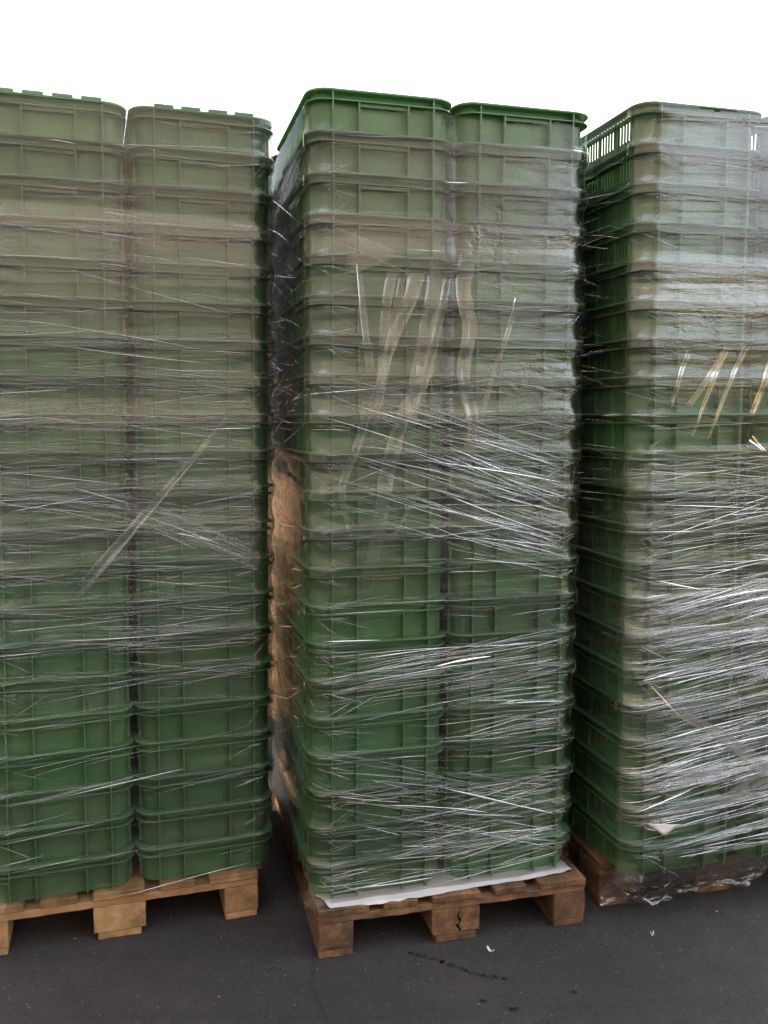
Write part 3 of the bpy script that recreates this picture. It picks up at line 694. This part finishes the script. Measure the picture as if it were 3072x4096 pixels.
film(PALS[0], 'clear stretch film with hanging loose tails wrapped round the middle stack', 31, 2.318, 0.138,
     bands=[(2.08, 0.30, 0.02, 0.8), (1.75, 0.55, -0.05, 1.0), (1.42, 0.50, 0.06, 0.9), (1.15, 0.35, -0.12, 0.5), (0.30, 0.20, 0.02, 0.5)],
     lay0=0.75,
     streaks=[dict(n=900, x=ALLX, z=(0.2, 2.3), a=0, da=4, L=0.09, w=0.0009, lay=0.5, rim=0.3),
              dict(n=150, x=(-0.25, 0.41), z=(1.12, 1.50), a=-17, da=3, L=0.16, w=0.0017, tilt=-0.25, lay=1.1),
              dict(n=80, x=(0.05, 0.41), z=(1.05, 1.42), a=-15, da=5, L=0.16, w=0.0019, tilt=-0.3, lay=1.2),
              dict(n=180, x=(0.0, 0.41), z=(1.35, 1.95), a=-5, da=6, L=0.10, w=0.0011, lay=0.9),
              dict(n=120, x=ALLX, z=(0.72, 0.86), a=6, da=3, L=0.20, w=0.0013, tilt=0.08),
              dict(n=60, x=(0.05, 0.41), z=(0.50, 0.72), a=1, da=4, L=0.14, w=0.0018, lay=1.3),
              dict(n=90, x=(-0.35, 0.41), z=(0.28, 0.50), a=-13, da=4, L=0.16, w=0.0012, tilt=-0.24, lay=1.1),
              dict(n=110, x=(-0.1, 0.41), z=(0.25, 0.45), a=5, da=4, L=0.11, w=0.0012, lay=1.1),
              dict(n=160, x=ALLX, z=(0.16, 0.30), a=2, da=4, L=0.09, w=0.0010, lay=0.8),
              dict(n=500, x=SIDE, z=(0.3, 2.25), a=8, da=14, L=0.16, w=0.0016, lay=0.8),
              dict(n=800, x=SIDE, z=(0.5, 1.9), a=38, da=9, L=0.05, w=0.0008, lay=0.3), dict(n=800, x=SIDE, z=(0.5, 1.9), a=-38, da=11, L=0.06, w=0.0008, lay=0.3),
              dict(n=200, x=(0.40, 1.2), z=(0.3, 2.25), a=0, da=8, L=0.12, w=0.0013, lay=0.8)],
     tails=C_TAILS)
film(PALS[1], 'clear stretch film with one diagonal twisted band wrapped round the left stack', 32, 2.356, 0.136,
     bands=[(2.10, 0.48, 0.02, 0.8), (1.75, 0.60, -0.03, 1.0), (1.35, 0.50, 0.05, 0.9), (1.08, 0.40, -0.05, 0.6), (0.35, 0.3, 0.06, 0.4)],
     lay0=0.75,
     streaks=[dict(n=1100, x=ALLX, z=(0.7, 2.32), a=-1, da=4, L=0.11, w=0.0009, lay=0.5, rim=0.35),
              dict(n=500, x=ALLX, z=(0.85, 1.75), a=1, da=5, L=0.12, w=0.0010, lay=0.7),
              dict(n=170, x=(0.05, 0.41), z=(1.10, 1.17), a=-22, da=4, L=0.08, w=0.0010, tilt=-0.42, lay=0.8),
              dict(n=80, x=(-0.40, 0.10), z=(1.22, 1.30), a=-10, da=4, L=0.09, w=0.0010, tilt=-0.22, lay=0.8),
              dict(n=90, x=ALLX, z=(0.82, 0.95), a=0, da=5, L=0.10, w=0.0010, lay=0.8),
              dict(n=55, x=ALLX, z=(0.16, 0.75), a=6, da=2, L=0.22, w=0.0012, tilt=0.08, lay=0.9, rim=0.5),
              dict(n=60, x=(0.40, 1.0), z=(0.3, 2.2), a=0, da=8, L=0.12, w=0.0013, lay=0.8)],
     fans=0.5,
     tails=[([(0.287, 1.529), (0.156, 1.37), (0.043, 1.238), (-0.068, 1.109), (-0.173, 0.986)], 0.014, 0.034, 2.0)])
R_T = [([(-0.24, 1.69), (-0.27, 1.614), (-0.299, 1.509)], 0.018, 0.012, 1.3), ([(-0.13, 1.68), (-0.185, 1.6), (-0.25, 1.514)], 0.022, 0.018, 1.3),
       ([(-0.12, 1.70), (-0.158, 1.615), (-0.235, 1.424)], 0.022, 0.012, 1.3), ([(-0.06, 1.70), (-0.101, 1.615), (-0.184, 1.414)], 0.018, 0.012, 1.3),
       ([(0.04, 1.70), (0.015, 1.617), (-0.038, 1.489)], 0.03, 0.02, 1.3), ([(-0.036, 1.438), (-0.01, 1.42), (0.019, 1.397)], 0.02, 0.01, 1.3),
       ([(-0.348, 0.751), (-0.236, 0.637), (-0.117, 0.573), (0.007, 0.481), (0.07, 0.425)], 0.014, 0.05, 1.3), ([(0.07, 0.425), (-0.049, 0.375), (-0.138, 0.345)], 0.05, 0.02, 1.0),
       ([(-0.345, 0.312), (-0.30, 0.296), (-0.22, 0.297)], 0.024, 0.004, 6.0)]
_, SAMP_R = film(PALS[2], 'clear stretch film with many tight bright folds wrapped round the right stack', 33, 2.350, 0.125,
     bands=[(2.05, 0.55, 0.02, 1.0), (1.75, 0.40, -0.03, 1.2), (1.15, 0.55, 0.05, 1.2), (0.85, 0.5, 0.06, 1.0), (0.5, 0.4, 0.05, 0.7)],
     lay0=0.8,
     streaks=[dict(n=500, x=ALLX, z=(0.2, 2.3), a=0, da=4, L=0.10, w=0.0009, lay=0.6, rim=0.3),
              dict(n=620, x=ALLX, z=(0.42, 1.02), a=8, da=3, L=0.19, w=0.0013, tilt=0.10, lay=1.3, rim=0.25),
              dict(n=500, x=ALLX, z=(0.85, 1.38), a=3, da=5, L=0.14, w=0.0012, lay=1.1),
              dict(n=220, x=ALLX, z=(0.28, 0.50), a=6, da=4, L=0.16, w=0.0014, lay=1.2, rim=0.3),
              dict(n=50, x=ALLX, z=(0.20, 0.27), a=4, da=3, L=0.18, w=0.0016, lay=1.2),
              dict(n=260, x=SIDE, z=(0.3, 2.25), a=-3, da=7, L=0.16, w=0.0013, lay=0.8)],
     tails=R_T)

# crumpled film skirt over the front of the right pallet, part of its film
def skirt(p, x0, x1, label, seed):
    rs = np.random.RandomState(seed); nx, nt_ = 160, 44
    X = np.linspace(x0, x1, nx); t = np.linspace(0, 1, nt_)
    a = fft_noise(rs, nt_, nx, 0.004, 0.005, 0.006, 0.010); b = fft_noise(rs, nt_, nx, 0.004, 0.005, 0.012, 0.02); c = fft_noise(rs, 1, nx, 1, 0.005, 0, 0.03)[0]
    top = 0.175; bot = np.interp(X, [-0.42, -0.28, -0.10, 0.08, 0.16, 0.20, 0.40], [0.012, 0.014, 0.016, 0.014, 0.05, 0.10, 0.12]) + 0.008 * c
    V = []
    for j in range(nt_):
        z = top + (bot - top) * t[j]
        y0 = -0.100 + 0.088 * np.clip(t[j] * 1.3, 0, 1) ** 0.8
        y = y0 - 0.004 - np.abs(a[j]) * 0.004 * (0.3 + t[j]) - b[j] * 0.004 * t[j]
        V.append(np.stack([X + a[j] * 0.003 * t[j], y, z + b[j] * 0.003 * t[j]], 1))
    V = np.concatenate(V); idx = np.arange(nx * nt_).reshape(nt_, nx)
    F = np.stack([idx[:-1, :-1], idx[1:, :-1], idx[1:, 1:], idx[:-1, 1:]], -1).reshape(-1, 4)
    uv = np.stack([V[:, 0], V[:, 2]], 1)
    par = [o for o in COL.objects if o.name.startswith('stretch_film')][-1]
    return link('torn_skirt', mesh_np('torn_skirt', V, F, [M_TAIL], True, {'layers': np.full(len(V), 1.5), 'ripple': np.full(len(V), 0.25)}, None, uv), par)
skirt(PALS[2], -0.415, 0.40, '', 5)
def torn_flap(samp, tri):
    bm = bmesh.new(); rows = []
    a, b, c = [np.array(q) for q in tri]; m = 6; g = {}
    for i in range(m + 1):
        for j in range(m + 1 - i):
            q = a + (b - a) * i / m + (c - a) * j / m
            P, N = samp(np.array([q[0]]), np.array([q[1]])); h = 0.004 + 0.010 * (j / m) ** 2 + 0.002 * math.sin(i * 2.1 + j)
            g[i, j] = bm.verts.new(P[0] + N[0] * h)
    for i in range(m):
        for j in range(m - i):
            bm.faces.new((g[i, j], g[i+1, j], g[i, j+1]))
            if j < m - i - 1: bm.faces.new((g[i+1, j], g[i+1, j+1], g[i, j+1]))
    par = [o for o in COL.objects if o.name.startswith('stretch_film')][-1]
    o = link('torn_flap', bm_mesh('torn_flap', bm, M_PAPER, 60), par)
    md = o.modifiers.new('thick', 'SOLIDIFY'); md.thickness = 0.0006
torn_flap(SAMP_R, ((-0.340, 0.318), (-0.222, 0.300), (-0.290, 0.280)))

# ------------------------------------------------------------------ buildings of the yard and added unseen pieces (seen mirrored in the film)
M_WALL = simple_mat('beige_render', (0.40, 0.345, 0.28), (0.35, 0.30, 0.245), 0.6, 0.9, 0.2, 0.01)
M_DOOR = simple_mat('grey_roller_door', (0.30, 0.31, 0.32), (0.26, 0.27, 0.28), 3, 0.5)
M_DARK = simple_mat('dark_cladding', (0.020, 0.020, 0.030), (0.028, 0.028, 0.038), 2, 0.6)
h = empty('warehouse', (-9, -6, 0)); tag(h, 'tall beige warehouse facing the fronts of the pallets', 'building')
bm = bmesh.new(); box(bm, -16, 16.9, -12, 0, 0, 10.5); link('wall', bm_mesh('wall', bm, M_WALL), h)
bm = bmesh.new(); box(bm, -16.3, 17.2, -12.3, 0.3, 10.502, 10.9); link('roof', bm_mesh('roof', bm, M_DOOR), h)
bm = bmesh.new(); box(bm, -16, 16.9, 0.003, 0.12, 0.001, 1.9); link('added_dark_base', bm_mesh('added_dark_base', bm, M_DARK), h)  # dark band added so the wall's mirror image fades on the lower film
for x in (-10, -2, 6):
    bm = bmesh.new(); box(bm, x, x + 3.6, 0.121, 0.16, 0.002, 3.2)
    for k in range(15): box(bm, x, x + 3.6, 0.161, 0.185, 0.05 + k * 0.2, 0.16 + k * 0.2)
    link('roller_door', bm_mesh('roller_door', bm, M_DOOR), h)
bm = bmesh.new(); box(bm, -16, 1.5, 0.31, 17, 0, 13.0); link('added_wing', bm_mesh('added_wing', bm, M_WALL), h)  # unseen wing added to warm the corner reflections and block sky from the left
M_YEL = simple_mat('yellow_paint', (0.55, 0.42, 0.13), (0.46, 0.35, 0.11), 2, 0.5)
cb = empty('added_container', (8.2, -4.0, 0), R(24)); tag(cb, 'unseen yellow container added behind the viewer for golden film reflections', 'container')  # unseen yellow block added to put golden reflections on the right stack
bm = bmesh.new(); box(bm, -0.8, 5.4, -1.2, 1.2, 0.15, 2.75)
for k in range(31): box(bm, -0.75 + k * 0.2, -0.65 + k * 0.2, 1.201, 1.235, 0.3, 2.4)
link('shell', bm_mesh('shell', bm, M_YEL), cb)
for x in (-0.8, 5.24):
    bm = bmesh.new(); box(bm, x, x + 0.16, 1.24, 1.40, 0.0, 2.6); link('corner_post', bm_mesh('corner_post', bm, M_YEL), cb)
h = empty('hall', (0, 34, 0)); tag(h, 'long dark hall far behind the pallets', 'building')
bm = bmesh.new(); box(bm, -45, 40, 0, 14, 0, 9.5); link('wall', bm_mesh('wall', bm, M_DARK), h)
bm = bmesh.new(); box(bm, -45.3, 40.3, -0.3, 14.3, 9.502, 9.85); link('roof', bm_mesh('roof', bm, M_DARK), h)
